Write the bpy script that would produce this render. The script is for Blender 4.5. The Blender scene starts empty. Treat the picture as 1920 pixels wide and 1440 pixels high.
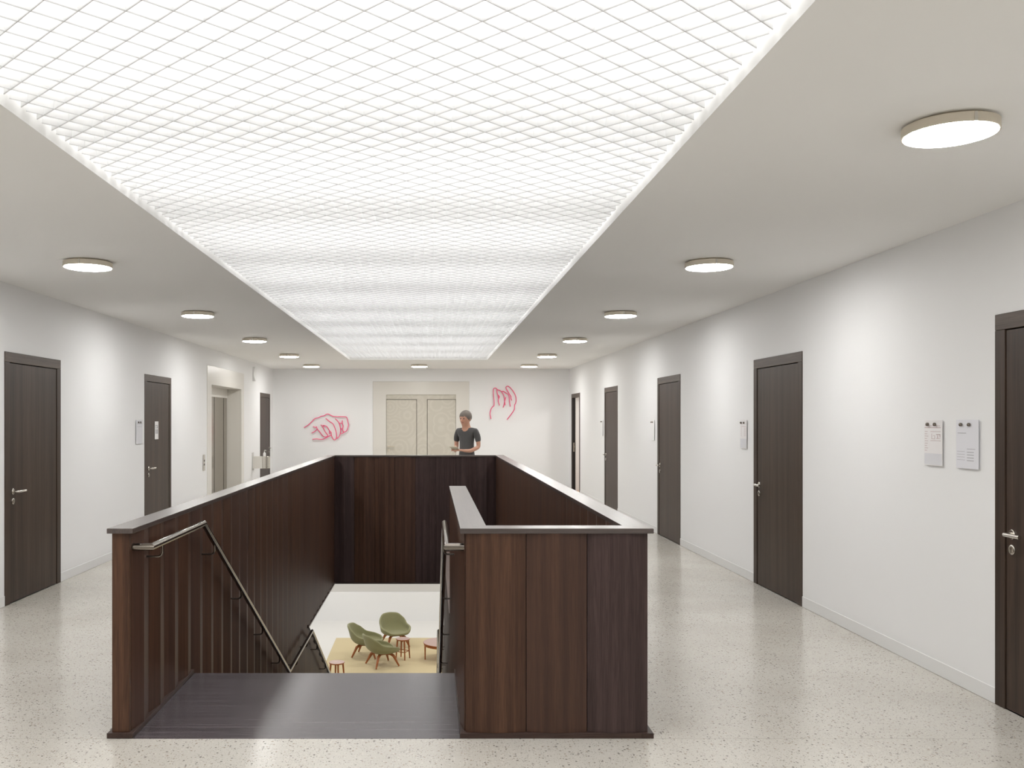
import bpy, math, random
from mathutils import Vector, Matrix
random.seed(7)
S = bpy.context.scene
COL = S.collection

# ------------------------------------------------------------------ camera
FPX, PX, PY = 1700.0, 810.0, 788.0          # focal length and vanishing point in photo pixels
EYE = 1.55
cam_d = bpy.data.cameras.new('camera')
cam = bpy.data.objects.new('camera', cam_d)
COL.objects.link(cam)
cam.location = (0, 0, EYE)
cam.rotation_euler = (math.pi / 2, 0, 0)
cam_d.sensor_width = 36.0
cam_d.lens = 36.0 * FPX / 1920.0
cam_d.shift_x = (960 - PX) / 1920.0
cam_d.shift_y = (PY - 720) / 1920.0
cam_d.clip_start = 0.05
S.camera = cam

# ------------------------------------------------------------------ world, exposure, lamp strengths
w = bpy.data.worlds.new('world'); S.world = w
w.use_nodes = True
w.node_tree.nodes['Background'].inputs[0].default_value = (1, 1, 1, 1)
w.node_tree.nodes['Background'].inputs[1].default_value = 0.0
S.view_settings.view_transform = 'Standard'
S.view_settings.look = 'None'
S.view_settings.gamma = 1.0
S.view_settings.use_curve_mapping = False
S.view_settings.exposure = 0.07
S.cycles.diffuse_bounces = 6
LAMP = 80.0            # radiance of the round ceiling lamps
PANEL = 1.9            # radiance of the luminous ceiling's light panels
LOWER = 15.5           # watts of each unseen light added in the lower storey

def disc_light(x, y, z, watts, size=0.34, col=(1.0, 0.99, 0.97)):
    d = bpy.data.lights.new('downlight', 'AREA')
    d.shape = 'DISK'; d.size = size; d.energy = watts; d.color = col
    o = bpy.data.objects.new('downlight', d); COL.objects.link(o)
    o.location = (x, y, z)
    return o
# downlights of the same rows, behind the camera and out of the frame
for x, y in ((-2.49, 3.5), (-2.49, 0.43), (2.0, 0.43), (-2.49, -2.6), (2.0, -2.6)):
    disc_light(x, y, 2.64, LAMP * math.pi * math.pi * 0.165 ** 2 * 1.0)
# unseen disc lights added under the lower ceiling to light that storey
for x in (-4.4, -2.2, 0.4, 2.9):
    for y in (15.2, 17.8, 20.2, 22.3):
        disc_light(x, y, -0.93, LOWER)
disc_light(-2.9, 9.0, -0.93, LOWER); disc_light(2.6, 9.0, -0.93, LOWER)
disc_light(4.3, 18.9, 2.55, 30, 0.3)         # lamp of the side room seen through the open doorway

# ------------------------------------------------------------------ materials
def lin(c):
    return tuple(((v / 255) / 12.92 if v / 255 <= 0.04045 else ((v / 255 + 0.055) / 1.055) ** 2.4) for v in c) + (1,)

def new_mat(name):
    m = bpy.data.materials.new(name); m.use_nodes = True
    nt = m.node_tree
    b = nt.nodes['Principled BSDF']
    return m, nt, b

def plain(name, col, rough=0.5, metal=0.0, spec=0.5, bump=0.0, bscale=300, coat=0.0):
    m, nt, b = new_mat(name)
    b.inputs['Base Color'].default_value = col if len(col) == 4 else tuple(col) + (1,)
    b.inputs['Roughness'].default_value = rough
    b.inputs['Metallic'].default_value = metal
    b.inputs['Specular IOR Level'].default_value = spec
    b.inputs['Coat Weight'].default_value = coat
    if bump:
        tc = nt.nodes.new('ShaderNodeTexCoord')
        n = nt.nodes.new('ShaderNodeTexNoise'); n.inputs['Scale'].default_value = bscale
        n.inputs['Detail'].default_value = 3
        bp = nt.nodes.new('ShaderNodeBump'); bp.inputs['Strength'].default_value = bump
        bp.inputs['Distance'].default_value = 0.002
        nt.links.new(tc.outputs['Object'], n.inputs['Vector'])
        nt.links.new(n.outputs['Fac'], bp.inputs['Height'])
        nt.links.new(bp.outputs['Normal'], b.inputs['Normal'])
    return m

def emit(name, col, strength):
    m, nt, b = new_mat(name)
    b.inputs['Base Color'].default_value = (0.9, 0.9, 0.9, 1)
    b.inputs['Emission Color'].default_value = tuple(col) + (1,)
    b.inputs['Emission Strength'].default_value = strength
    return m

def wood(name, dark, light, alt=None, axis=2, rough=0.38, spec=0.5, scale=1.0, alt_fac=0.6, bump=0.12, coat=0.0):
    """stained oak: long streaks along one local axis, every object with its own cut and tint"""
    m, nt, b = new_mat(name)
    N = nt.nodes.new; L = nt.links.new
    tc = N('ShaderNodeTexCoord'); oi = N('ShaderNodeObjectInfo')
    mul = N('ShaderNodeMath'); mul.operation = 'MULTIPLY'; mul.inputs[1].default_value = 37.0
    L(oi.outputs['Random'], mul.inputs[0])
    add = N('ShaderNodeVectorMath'); add.operation = 'ADD'
    L(tc.outputs['Object'], add.inputs[0]); L(mul.outputs[0], add.inputs[1])
    def streak(across, along, detail):
        mp = N('ShaderNodeMapping')
        s = [across * scale] * 3; s[axis] = along * scale
        mp.inputs['Scale'].default_value = s
        n = N('ShaderNodeTexNoise'); n.inputs['Scale'].default_value = 1.0
        n.inputs['Detail'].default_value = detail; n.inputs['Roughness'].default_value = 0.6
        L(add.outputs[0], mp.inputs['Vector']); L(mp.outputs[0], n.inputs['Vector'])
        return n
    n1 = streak(26, 0.55, 3); n2 = streak(330, 7.0, 2)
    r1 = N('ShaderNodeValToRGB')
    r1.color_ramp.elements[0].position = 0.32; r1.color_ramp.elements[0].color = dark
    r1.color_ramp.elements[1].position = 0.70; r1.color_ramp.elements[1].color = light
    L(n1.outputs['Fac'], r1.inputs['Fac'])
    r2 = N('ShaderNodeValToRGB')
    r2.color_ramp.elements[0].position = 0.36; r2.color_ramp.elements[0].color = (0.62, 0.60, 0.58, 1)
    r2.color_ramp.elements[1].position = 0.60; r2.color_ramp.elements[1].color = (1, 1, 1, 1)
    L(n2.outputs['Fac'], r2.inputs['Fac'])
    mx = N('ShaderNodeMix'); mx.data_type = 'RGBA'; mx.blend_type = 'MULTIPLY'; mx.inputs['Factor'].default_value = 0.9
    L(r1.outputs['Color'], mx.inputs[6]); L(r2.outputs['Color'], mx.inputs[7])
    out = mx.outputs[2]
    if alt is not None:
        f2 = N('ShaderNodeMath'); f2.operation = 'MULTIPLY'; f2.inputs[1].default_value = 7.31
        fr = N('ShaderNodeMath'); fr.operation = 'FRACT'
        sc = N('ShaderNodeMath'); sc.operation = 'MULTIPLY'; sc.inputs[1].default_value = alt_fac
        L(oi.outputs['Random'], f2.inputs[0]); L(f2.outputs[0], fr.inputs[0]); L(fr.outputs[0], sc.inputs[0])
        m2 = N('ShaderNodeMix'); m2.data_type = 'RGBA'
        L(sc.outputs[0], m2.inputs['Factor']); L(out, m2.inputs[6]); m2.inputs[7].default_value = alt
        out = m2.outputs[2]
    L(out, b.inputs['Base Color'])
    b.inputs['Roughness'].default_value = rough
    b.inputs['Specular IOR Level'].default_value = spec
    b.inputs['Coat Weight'].default_value = coat; b.inputs['Coat Roughness'].default_value = 0.26; b.inputs['Coat IOR'].default_value = 1.55
    if bump:
        bp = N('ShaderNodeBump'); bp.inputs['Strength'].default_value = bump; bp.inputs['Distance'].default_value = 0.001
        L(n2.outputs['Fac'], bp.inputs['Height']); L(bp.outputs['Normal'], b.inputs['Normal'])
    return m

def terrazzo(name):
    m, nt, b = new_mat(name)
    N = nt.nodes.new; L = nt.links.new
    tc = N('ShaderNodeTexCoord')
    base = N('ShaderNodeTexNoise'); base.inputs['Scale'].default_value = 1.3; base.inputs['Detail'].default_value = 4
    L(tc.outputs['Object'], base.inputs['Vector'])
    rb = N('ShaderNodeValToRGB')
    rb.color_ramp.elements[0].position = 0.3; rb.color_ramp.elements[0].color = (0.50, 0.47, 0.42, 1)
    rb.color_ramp.elements[1].position = 0.7; rb.color_ramp.elements[1].color = (0.59, 0.565, 0.515, 1)
    L(base.outputs['Fac'], rb.inputs['Fac'])
    cur = rb.outputs['Color']
    for scale, cols, rad in ((75, [(0.0, (0.10, 0.085, 0.075, 1)), (0.22, (0.30, 0.24, 0.18, 1)), (0.40, (0.62, 0.59, 0.53, 1)), (1.0, (0.66, 0.64, 0.60, 1))], 0.45),
                             (150, [(0.0, (0.16, 0.14, 0.12, 1)), (0.35, (0.34, 0.30, 0.25, 1)), (0.6, (0.50, 0.47, 0.42, 1)), (1.0, (0.70, 0.68, 0.64, 1))], 0.42)):
        v = N('ShaderNodeTexVoronoi'); v.inputs['Scale'].default_value = scale
        L(tc.outputs['Object'], v.inputs['Vector'])
        sep = N('ShaderNodeSeparateColor'); L(v.outputs['Color'], sep.inputs[0])
        rc = N('ShaderNodeValToRGB'); rc.color_ramp.interpolation = 'CONSTANT'
        while len(rc.color_ramp.elements) < len(cols): rc.color_ramp.elements.new(0.5)
        for e, (p, c) in zip(rc.color_ramp.elements, cols): e.position = p; e.color = c
        L(sep.outputs[0], rc.inputs['Fac'])
        # chip mask: inside a random radius, and only some chips
        rr = N('ShaderNodeMath'); rr.operation = 'MULTIPLY'; rr.inputs[1].default_value = rad
        L(sep.outputs[1], rr.inputs[0])
        lt = N('ShaderNodeMath'); lt.operation = 'LESS_THAN'
        L(v.outputs['Distance'], lt.inputs[0]); L(rr.outputs[0], lt.inputs[1])
        mk = N('ShaderNodeMath'); mk.operation = 'MULTIPLY'; mk.inputs[1].default_value = 0.85
        L(lt.outputs[0], mk.inputs[0])
        mx = N('ShaderNodeMix'); mx.data_type = 'RGBA'
        L(mk.outputs[0], mx.inputs['Factor']); L(cur, mx.inputs[6]); L(rc.outputs['Color'], mx.inputs[7])
        cur = mx.outputs[2]
    L(cur, b.inputs['Base Color'])
    b.inputs['Roughness'].default_value = 0.2
    b.inputs['Specular IOR Level'].default_value = 0.5
    return m

def translucent(name, col, mixf):
    m, nt, b = new_mat(name)
    N = nt.nodes.new; L = nt.links.new
    b.inputs['Base Color'].default_value = col; b.inputs['Roughness'].default_value = 0.6
    b.inputs['Specular IOR Level'].default_value = 0.2
    t = N('ShaderNodeBsdfTranslucent'); t.inputs['Color'].default_value = col
    mx = N('ShaderNodeMixShader'); mx.inputs[0].default_value = mixf
    L(b.outputs[0], mx.inputs[1]); L(t.outputs[0], mx.inputs[2])
    L(mx.outputs[0], nt.nodes['Material Output'].inputs['Surface'])
    return m

def damask(name):
    """pale satin door face with a slightly darker scrolled ornament"""
    m, nt, b = new_mat(name)
    N = nt.nodes.new; L = nt.links.new
    tc = N('ShaderNodeTexCoord')
    mp = N('ShaderNodeMapping'); mp.inputs['Scale'].default_value = (1, 1, 1)
    L(tc.outputs['Object'], mp.inputs['Vector'])
    ns = N('ShaderNodeTexNoise'); ns.inputs['Scale'].default_value = 3.5; ns.inputs['Detail'].default_value = 2
    L(mp.outputs[0], ns.inputs['Vector'])
    w1 = N('ShaderNodeTexVoronoi'); w1.inputs['Scale'].default_value = 2.6
    L(mp.outputs[0], w1.inputs['Vector'])
    sn = N('ShaderNodeMath'); sn.operation = 'MULTIPLY'; sn.inputs[1].default_value = 34
    L(w1.outputs['Distance'], sn.inputs[0])
    s2 = N('ShaderNodeMath'); s2.operation = 'SINE'; L(sn.outputs[0], s2.inputs[0])
    md = N('ShaderNodeMath'); md.operation = 'MULTIPLY'; L(s2.outputs[0], md.inputs[0]); L(ns.outputs['Fac'], md.inputs[1])
    r = N('ShaderNodeValToRGB')
    r.color_ramp.elements[0].position = 0.0; r.color_ramp.elements[0].color = (0.565, 0.53, 0.455, 1)
    r.color_ramp.elements[1].position = 0.45; r.color_ramp.elements[1].color = (0.60, 0.565, 0.49, 1)
    L(md.outputs[0], r.inputs['Fac']); L(r.outputs['Color'], b.inputs['Base Color'])
    b.inputs['Roughness'].default_value = 0.42
    return m

def fabric(name, c):
    m, nt, b = new_mat(name)
    N = nt.nodes.new; L = nt.links.new
    tc = N('ShaderNodeTexCoord'); n = N('ShaderNodeTexNoise'); n.inputs['Scale'].default_value = 220
    L(tc.outputs['Object'], n.inputs['Vector'])
    r = N('ShaderNodeValToRGB')
    r.color_ramp.elements[0].color = tuple(v * 0.8 for v in c[:3]) + (1,)
    r.color_ramp.elements[1].color = tuple(min(1, v * 1.15) for v in c[:3]) + (1,)
    L(n.outputs['Fac'], r.inputs['Fac']); L(r.outputs['Color'], b.inputs['Base Color'])
    b.inputs['Roughness'].default_value = 0.95; b.inputs['Specular IOR Level'].default_value = 0.15
    b.inputs['Sheen Weight'].default_value = 0.2
    return m

M = {}
M['wall'] = plain('wall_paint', (0.82, 0.82, 0.82), 0.6, spec=0.3, bump=0.08, bscale=180)
M['ceiling'] = plain('ceiling_plaster', (0.91, 0.905, 0.89), 0.8, spec=0.2)
M['base'] = plain('baseboard_paint', (0.80, 0.80, 0.795), 0.45)
M['terrazzo'] = terrazzo('terrazzo')
M['grout'] = plain('joint_dark', (0.33, 0.31, 0.28), 0.7)
BR_D, BR_L, BR_A = (0.046, 0.020, 0.011, 1), (0.112, 0.053, 0.030, 1), (0.062, 0.036, 0.030, 1)
M['panel'] = wood('stained_oak_panel', BR_D, BR_L, BR_A, 2, 0.42, 0.28, alt_fac=0.5)
M['panel_violet'] = wood('stained_oak_panel_violet', (0.040, 0.024, 0.022, 1), (0.078, 0.048, 0.046, 1), None, 2, 0.42, 0.28)
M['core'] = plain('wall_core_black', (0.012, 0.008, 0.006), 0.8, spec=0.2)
M['cap_y'] = wood('stained_oak_cap_lengthwise', (0.050, 0.034, 0.030, 1), (0.085, 0.060, 0.052, 1), None, 1, 0.35, 0.4, bump=0, coat=1.0)
M['cap_x'] = wood('stained_oak_cap_crosswise', (0.050, 0.034, 0.030, 1), (0.085, 0.060, 0.052, 1), None, 0, 0.35, 0.4, bump=0, coat=1.0)
M['plinth_y'] = wood('stained_oak_plinth_lengthwise', (0.040, 0.024, 0.020, 1), (0.075, 0.046, 0.038, 1), None, 1, 0.45, 0.25, bump=0)
M['plinth_x'] = wood('stained_oak_plinth_crosswise', (0.040, 0.024, 0.020, 1), (0.075, 0.046, 0.038, 1), None, 0, 0.45, 0.25, bump=0)
M['deck'] = wood('stained_oak_deck', (0.046, 0.039, 0.044, 1), (0.112, 0.094, 0.104, 1), None, 0, 0.27, 0.8, 1.5, bump=0)
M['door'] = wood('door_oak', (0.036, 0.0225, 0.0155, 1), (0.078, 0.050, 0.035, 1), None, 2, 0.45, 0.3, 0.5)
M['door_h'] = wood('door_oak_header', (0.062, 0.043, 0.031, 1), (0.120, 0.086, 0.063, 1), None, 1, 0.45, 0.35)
M['steel'] = plain('brushed_steel', (0.66, 0.63, 0.58), 0.26, 1.0)
M['rail'] = plain('handrail_steel', (0.22, 0.195, 0.17), 0.15, 1.0)
M['lift'] = plain('lift_steel', (0.42, 0.39, 0.34), 0.15, 1.0)
M['ring'] = plain('lamp_ring_metal', (0.72, 0.66, 0.56), 0.35, 1.0)
M['lamp'] = emit('lamp_diffuser', (1.0, 0.99, 0.97), LAMP)
M['lightpanel'] = emit('luminous_panel', (1.0, 1.0, 1.0), PANEL)
M['slat'] = translucent('frosted_slat', (0.96, 0.96, 0.96, 1), 0.5)
M['slat_edge'] = plain('slat_edge_shade', (0.72, 0.72, 0.72), 0.6)  # shade of the downward-facing slat edges put into the colour
M['box'] = plain('lightbox_white', (0.88, 0.88, 0.87), 0.7)
M['beige'] = plain('beige_lacquer', (0.71, 0.685, 0.635), 0.28)
M['damask'] = damask('satin_door_face')
M['groove'] = plain('groove_shadow', (0.10, 0.085, 0.065), 0.8)
M['dark'] = plain('dark_lining', (0.010, 0.007, 0.006), 0.6)
M['cream'] = plain('cream_paint', (0.80, 0.78, 0.74), 0.7)
M['orange'] = wood('orange_parquet', (0.32, 0.13, 0.03, 1), (0.46, 0.20, 0.05, 1), None, 0, 0.4)
M['pink'] = plain('pink_tube', (0.84, 0.085, 0.22), 0.35)
M['white_plastic'] = plain('white_plastic', (0.82, 0.82, 0.81), 0.4)
M['grey_plastic'] = plain('grey_plastic', (0.55, 0.54, 0.52), 0.45)
M['paper_white'] = plain('paper_white', (0.79, 0.77, 0.77), 0.6)
M['paper_grey'] = plain('paper_grey', (0.68, 0.68, 0.71), 0.6)
M['paper_lilac'] = plain('paper_lilac', (0.74, 0.74, 0.78), 0.6)
M['ink'] = plain('ink_grey', (0.36, 0.35, 0.37), 0.7)
M['ink_red'] = plain('ink_rose', (0.55, 0.45, 0.45), 0.7)
M['ink_dark'] = plain('ink_dark', (0.10, 0.09, 0.09), 0.7)
M['rug'] = fabric('rug_yarn', (0.60, 0.50, 0.30, 1))
M['green'] = fabric('green_wool', (0.245, 0.240, 0.130, 1))
M['legwood'] = wood('walnut_leg', (0.30, 0.085, 0.020, 1), (0.46, 0.155, 0.040, 1), None, 2, 0.4)
M['tabletop'] = plain('pink_table_top', (0.45, 0.31, 0.28), 0.35)
M['lower_grey'] = plain('lower_wall_grey', (0.60, 0.585, 0.56), 0.7)
M['lower_floor'] = plain('lower_floor_pale', (0.72, 0.71, 0.69), 0.35)
M['skin'] = plain('skin', (0.55, 0.30, 0.21), 0.55)
M['hair'] = plain('hair_grey_brown', (0.16, 0.135, 0.115), 0.7, bump=0.6, bscale=90)
M['shirt'] = fabric('charcoal_shirt', (0.085, 0.082, 0.082, 1))
M['trousers'] = fabric('dark_trousers', (0.03, 0.03, 0.035, 1))
M['eye'] = plain('eye_dark', (0.02, 0.015, 0.012), 0.3)

# ------------------------------------------------------------------ mesh helpers
class MB:
    def __init__(s): s.v = []; s.f = []
    def quad(s, pts):
        n = len(s.v); s.v += [tuple(p) for p in pts]; s.f.append(tuple(range(n, n + len(pts)))); return s
    def box(s, x0, x1, y0, y1, z0, z1):
        n = len(s.v)
        s.v += [(x0, y0, z0), (x1, y0, z0), (x1, y1, z0), (x0, y1, z0), (x0, y0, z1), (x1, y0, z1), (x1, y1, z1), (x0, y1, z1)]
        for f in ((0, 3, 2, 1), (4, 5, 6, 7), (0, 1, 5, 4), (1, 2, 6, 5), (2, 3, 7, 6), (3, 0, 4, 7)):
            s.f.append(tuple(n + i for i in f))
        return s
    def prism(s, poly, z0, z1):
        """poly: counter-clockwise (x, y); z0, z1: numbers or one per vertex"""
        k = len(poly); n = len(s.v)
        a = z0 if isinstance(z0, (list, tuple)) else [z0] * k
        b = z1 if isinstance(z1, (list, tuple)) else [z1] * k
        s.v += [(p[0], p[1], a[i]) for i, p in enumerate(poly)] + [(p[0], p[1], b[i]) for i, p in enumerate(poly)]
        s.f.append(tuple(n + i for i in reversed(range(k)))); s.f.append(tuple(n + k + i for i in range(k)))
        for i in range(k):
            j = (i + 1) % k; s.f.append((n + i, n + j, n + k + j, n + k + i))
        return s
    def tube(s, pts, rad, n=10, closed_ends=True):
        pts = [Vector(p) for p in pts]; k = len(pts)
        rads = rad if isinstance(rad, (list, tuple)) else [rad] * k
        d = [(pts[i + 1] - pts[i]).normalized() for i in range(k - 1)]
        ref = Vector((0, 0, 1)) if abs(d[0].z) < 0.9 else Vector((1, 0, 0))
        u = d[0].cross(ref).normalized(); rings = []
        base = len(s.v)
        for i in range(k):
            if i == 0: t = d[0]; nrm = t; f = 1
            elif i == k - 1: t = d[-1]; nrm = t; f = 1
            else:
                nrm = (d[i - 1] + d[i]).normalized(); t = d[i - 1]
            din = d[max(0, i - 1)]
            u = (u - din * u.dot(din)).normalized(); v = din.cross(u)
            for q in range(n):
                a = 2 * math.pi * q / n
                off = (u * math.cos(a) + v * math.sin(a)) * rads[i]
                # slide along the incoming direction onto the mitre plane
                den = din.dot(nrm)
                if abs(den) > 0.2: off = off - din * (off.dot(nrm) / den)
                s.v.append(tuple(pts[i] + off))
            if 0 < i < k - 1:
                rot = d[i - 1].rotation_difference(d[i]); u = rot @ u
        for i in range(k - 1):
            for q in range(n):
                r = (q + 1) % n
                s.f.append((base + i * n + q, base + i * n + r, base + (i + 1) * n + r, base + (i + 1) * n + q))
        if closed_ends:
            s.f.append(tuple(base + q for q in reversed(range(n))))
            s.f.append(tuple(base + (k - 1) * n + q for q in range(n)))
        return s
    def lathe(s, prof, n=32, at=(0, 0, 0), axis='z'):
        base = len(s.v)
        for r, h in prof:
            for q in range(n):
                a = 2 * math.pi * q / n; c, d = r * math.cos(a), r * math.sin(a)
                p = (c, d, h) if axis == 'z' else ((h, c, d) if axis == 'x' else (c, h, d))
                s.v.append((p[0] + at[0], p[1] + at[1], p[2] + at[2]))
        for i in range(len(prof) - 1):
            for q in range(n):
                r = (q + 1) % n
                s.f.append((base + i * n + q, base + i * n + r, base + (i + 1) * n + r, base + (i + 1) * n + q))
        if prof[0][0] > 1e-6: s.f.append(tuple(base + q for q in reversed(range(n))))
        if prof[-1][0] > 1e-6: s.f.append(tuple(base + (len(prof) - 1) * n + q for q in range(n)))
        return s
    def mesh(s, name, mat, smooth=False):
        me = bpy.data.meshes.new(name); me.from_pydata(s.v, [], s.f)
        me.materials.append(mat)
        import bmesh
        bm = bmesh.new(); bm.from_mesh(me)
        bmesh.ops.remove_doubles(bm, verts=bm.verts, dist=1e-6)
        bmesh.ops.recalc_face_normals(bm, faces=bm.faces); bm.to_mesh(me); bm.free()
        if smooth:
            me.polygons.foreach_set('use_smooth', [True] * len(me.polygons))
            try: me.set_sharp_from_angle(angle=math.radians(38))
            except Exception: pass
        return me
    def build(s, name, mat, parent=None, loc=None, rz=0, smooth=False):
        return inst(name, s.mesh(name, mat, smooth), parent, loc, rz)

def inst(name, me, parent=None, loc=None, rz=0):
    o = bpy.data.objects.new(name, me); COL.objects.link(o)
    if parent is not None: o.parent = parent
    if loc is not None: o.location = loc
    if rz: o.rotation_euler = (0, 0, rz)
    return o

def bevel(o, wd=0.003, seg=2):
    b = o.modifiers.new('bevel', 'BEVEL'); b.width = wd; b.segments = seg; b.limit_method = 'ANGLE'
    return o

def tag(o, label=None, cat=None, group=None, kind=None):
    if label: o['label'] = label
    if cat: o['category'] = cat
    if group: o['group'] = group
    if kind: o['kind'] = kind
    return o

def empty(name, loc=(0, 0, 0), rz=0):
    o = bpy.data.objects.new(name, None); COL.objects.link(o)
    o.location = loc; o.rotation_euler = (0, 0, rz); o.empty_display_size = 0.1
    return o

def holed(axis, a0, a1, u0, u1, v0, v1, holes):
    """slab between a0 and a1 along axis with rectangular holes; u, v are the two other axes in x, y, z order"""
    us = sorted(set([u0, u1] + [min(max(h[i], u0), u1) for h in holes for i in (0, 1)]))
    vs = sorted(set([v0, v1] + [min(max(h[i], v0), v1) for h in holes for i in (2, 3)]))
    def solid(i, j):
        if i < 0 or j < 0 or i >= len(us) - 1 or j >= len(vs) - 1: return False
        cu, cv = (us[i] + us[i + 1]) / 2, (vs[j] + vs[j + 1]) / 2
        return not any(h[0] < cu < h[1] and h[2] < cv < h[3] for h in holes)
    def P(a, u, v):
        return {'x': (a, u, v), 'y': (u, a, v), 'z': (u, v, a)}[axis]
    m = MB()
    for i in range(len(us) - 1):
        for j in range(len(vs) - 1):
            if not solid(i, j): continue
            A, B, C, D = us[i], us[i + 1], vs[j], vs[j + 1]
            for a in (a0, a1): m.quad([P(a, A, C), P(a, B, C), P(a, B, D), P(a, A, D)])
            if not solid(i - 1, j): m.quad([P(a0, A, C), P(a0, A, D), P(a1, A, D), P(a1, A, C)])
            if not solid(i + 1, j): m.quad([P(a0, B, C), P(a0, B, D), P(a1, B, D), P(a1, B, C)])
            if not solid(i, j - 1): m.quad([P(a0, A, C), P(a0, B, C), P(a1, B, C), P(a1, A, C)])
            if not solid(i, j + 1): m.quad([P(a0, A, D), P(a0, B, D), P(a1, B, D), P(a1, A, D)])
    return m

# ------------------------------------------------------------------ room shell
XL, XR, YF, YN, H = -3.56, 3.08, 20.3, -4.0, 2.70
DW, DH = 1.137, 2.126
RD = [3.817, 7.534, 11.238, 15.04, 18.86]           # near edges of the right-hand doors
LD = [7.546, 11.225, 18.77]                           # near edges of the left-hand doors
LIFT = (14.34, 17.14, 2.43)
SKX0, SKX1, SKY0, SKY1 = -1.57, 1.05, 1.2, 17.29

tag(holed('x', XR, XR + 0.07, YN, YF, 0, H, [(y, y + DW, -1, DH) for y in RD]).build('wall_right', M['wall']), 'white right-hand corridor wall with a row of dark doors', 'wall', kind='structure')
tag(holed('x', XL - 0.07, XL, YN, YF, 0, H, [(y, y + DW, -1, DH) for y in LD] + [(LIFT[0], LIFT[1], -1, LIFT[2])]).build('wall_left', M['wall']), 'white left-hand corridor wall with the lift', 'wall', kind='structure')
FDX0, FDX1, FDZ = -1.325, 0.836, 2.42
tag(holed('y', YF, YF + 0.2, XL - 0.07, XR + 0.07, 0, H, [(FDX0, FDX1, -1, FDZ)]).build('wall_back', M['wall']), 'white end wall carrying the pink line-drawn hands', 'wall', kind='structure')
tag(MB().box(XL - 0.07, XR + 0.07, YN - 0.1, YN, 0, H).build('wall_front', M['wall']), 'white wall closing the corridor behind the viewer', 'wall', kind='structure')
ceil = tag(holed('z', H, H + 0.12, XL - 0.07, XR + 0.07, YN - 0.1, YF + 0.2, [(SKX0, SKX1, SKY0, SKY1)]).build('ceiling', M['ceiling']), 'plain grey-white ceiling around the luminous grid', 'ceiling', kind='structure')

# floor: terrazzo fields divided by thin joints around the stairwell
BX0, BX1, BY0, BY1 = -1.584, 1.080, 4.414, 13.75       # outline of the balustrade
fl = empty('floor'); tag(fl, 'polished beige terrazzo floor of the upper corridor', 'floor', kind='structure')
g = 0.0012
for x0, x1, y0, y1 in ((XL, XR, YN, BY0 - g), (XL, BX0 + 0.05, BY0 + g, BY1 - 0.05 - g), (BX1 - 0.05, XR, BY0 + g, BY1 - 0.05 - g),
                       (XL, XR, BY1 - 0.05 + g, YF), (0.14, BX1 - 0.05 - g, BY0 + g, 4.52)):
    MB().box(x0, x1, y0, y1, -0.03, 0).build('terrazzo_field', M['terrazzo'], fl)
holed('z', -0.20, -0.031, XL - 0.07, XR + 0.07, YN - 0.1, YF + 0.2, [(BX0 + 0.05, BX1 - 0.05, BY0 + 0.02, BY1 - 0.05)]).build('floor_screed', M['grout'], fl)

# baseboards in lengths with fine joints
def baseboard(name, label, xw, sgn, gaps):
    e = empty(name); tag(e, label, 'baseboard', kind='structure')
    y = YN; segs = []
    for a, b in sorted(gaps) + [(YF, YF)]:
        if a - y > 0.02:
            n = max(1, round((a - y) / 1.9)); L = (a - y) / n
            for i in range(n): segs.append((y + i * L, y + (i + 1) * L - 0.002))
        y = b
    for a, b in segs:
        x0, x1 = sorted((xw, xw + sgn * 0.006))
        bevel(MB().box(x0, x1, a, b, 0.001, 0.088).build('baseboard_length', M['base'], e), 0.002)
baseboard('baseboard_right', 'low pale baseboard along the right wall', XR, -1, [(y, y + DW) for y in RD])
baseboard('baseboard_left', 'low pale baseboard along the left wall', XL, 1, [(y, y + DW) for y in LD] + [(LIFT[0], LIFT[1])])
e = empty('baseboard_back'); tag(e, 'low pale baseboard along the end wall', 'baseboard', kind='structure')
for a, b in ((XL + 0.01, FDX0), (FDX1, XR - 0.01)):
    MB().box(a, b, YF - 0.006, YF, 0.001, 0.088).build('baseboard_length', M['base'], e)

# ------------------------------------------------------------------ luminous ceiling
sk = empty('luminous_ceiling', (0, 0, 0))
tag(sk, 'long luminous ceiling of white diamond-grid slats above the stairwell', 'ceiling light')
ZB, SH = 2.728, 0.052
m = MB()
T = 0.02
for x0, x1, y0, y1 in ((SKX0 - T, SKX0, SKY0 - T, SKY1 + T), (SKX1, SKX1 + T, SKY0 - T, SKY1 + T), (SKX0, SKX1, SKY0 - T, SKY0), (SKX0, SKX1, SKY1, SKY1 + T)):
    m.box(x0, x1, y0, y1, H + 0.121, 3.06)
m.box(SKX0 - T, SKX1 + T, SKY0 - T, SKY1 + T, 3.06, 3.08)
m.build('light_box', M['box'], sk)
PITCH_L = 1.49
y = 1.72 - PITCH_L / 2 - 0.4 + 0.02
k = 0
while y < SKY1:
    a, b = max(y + 0.16, SKY0 + 0.02), min(y + PITCH_L - 0.16, SKY1 - 0.03)
    if b - a > 0.1:
        MB().box(SKX0 + 0.03, SKX1 - 0.03, a, b, 2.985, 2.995).build('light_panel', M['lightpanel'], sk)
    y += PITCH_L
P = 0.1375; TH, EW = 0.0022, 0.0028
gx0, gx1, gy0, gy1 = SKX0 + 0.022, SKX1 - 0.022, SKY0 + 0.022, SKY1 - 0.022
nx, ny = -0.1947, 2.612                                # one crossing of the grid
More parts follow.
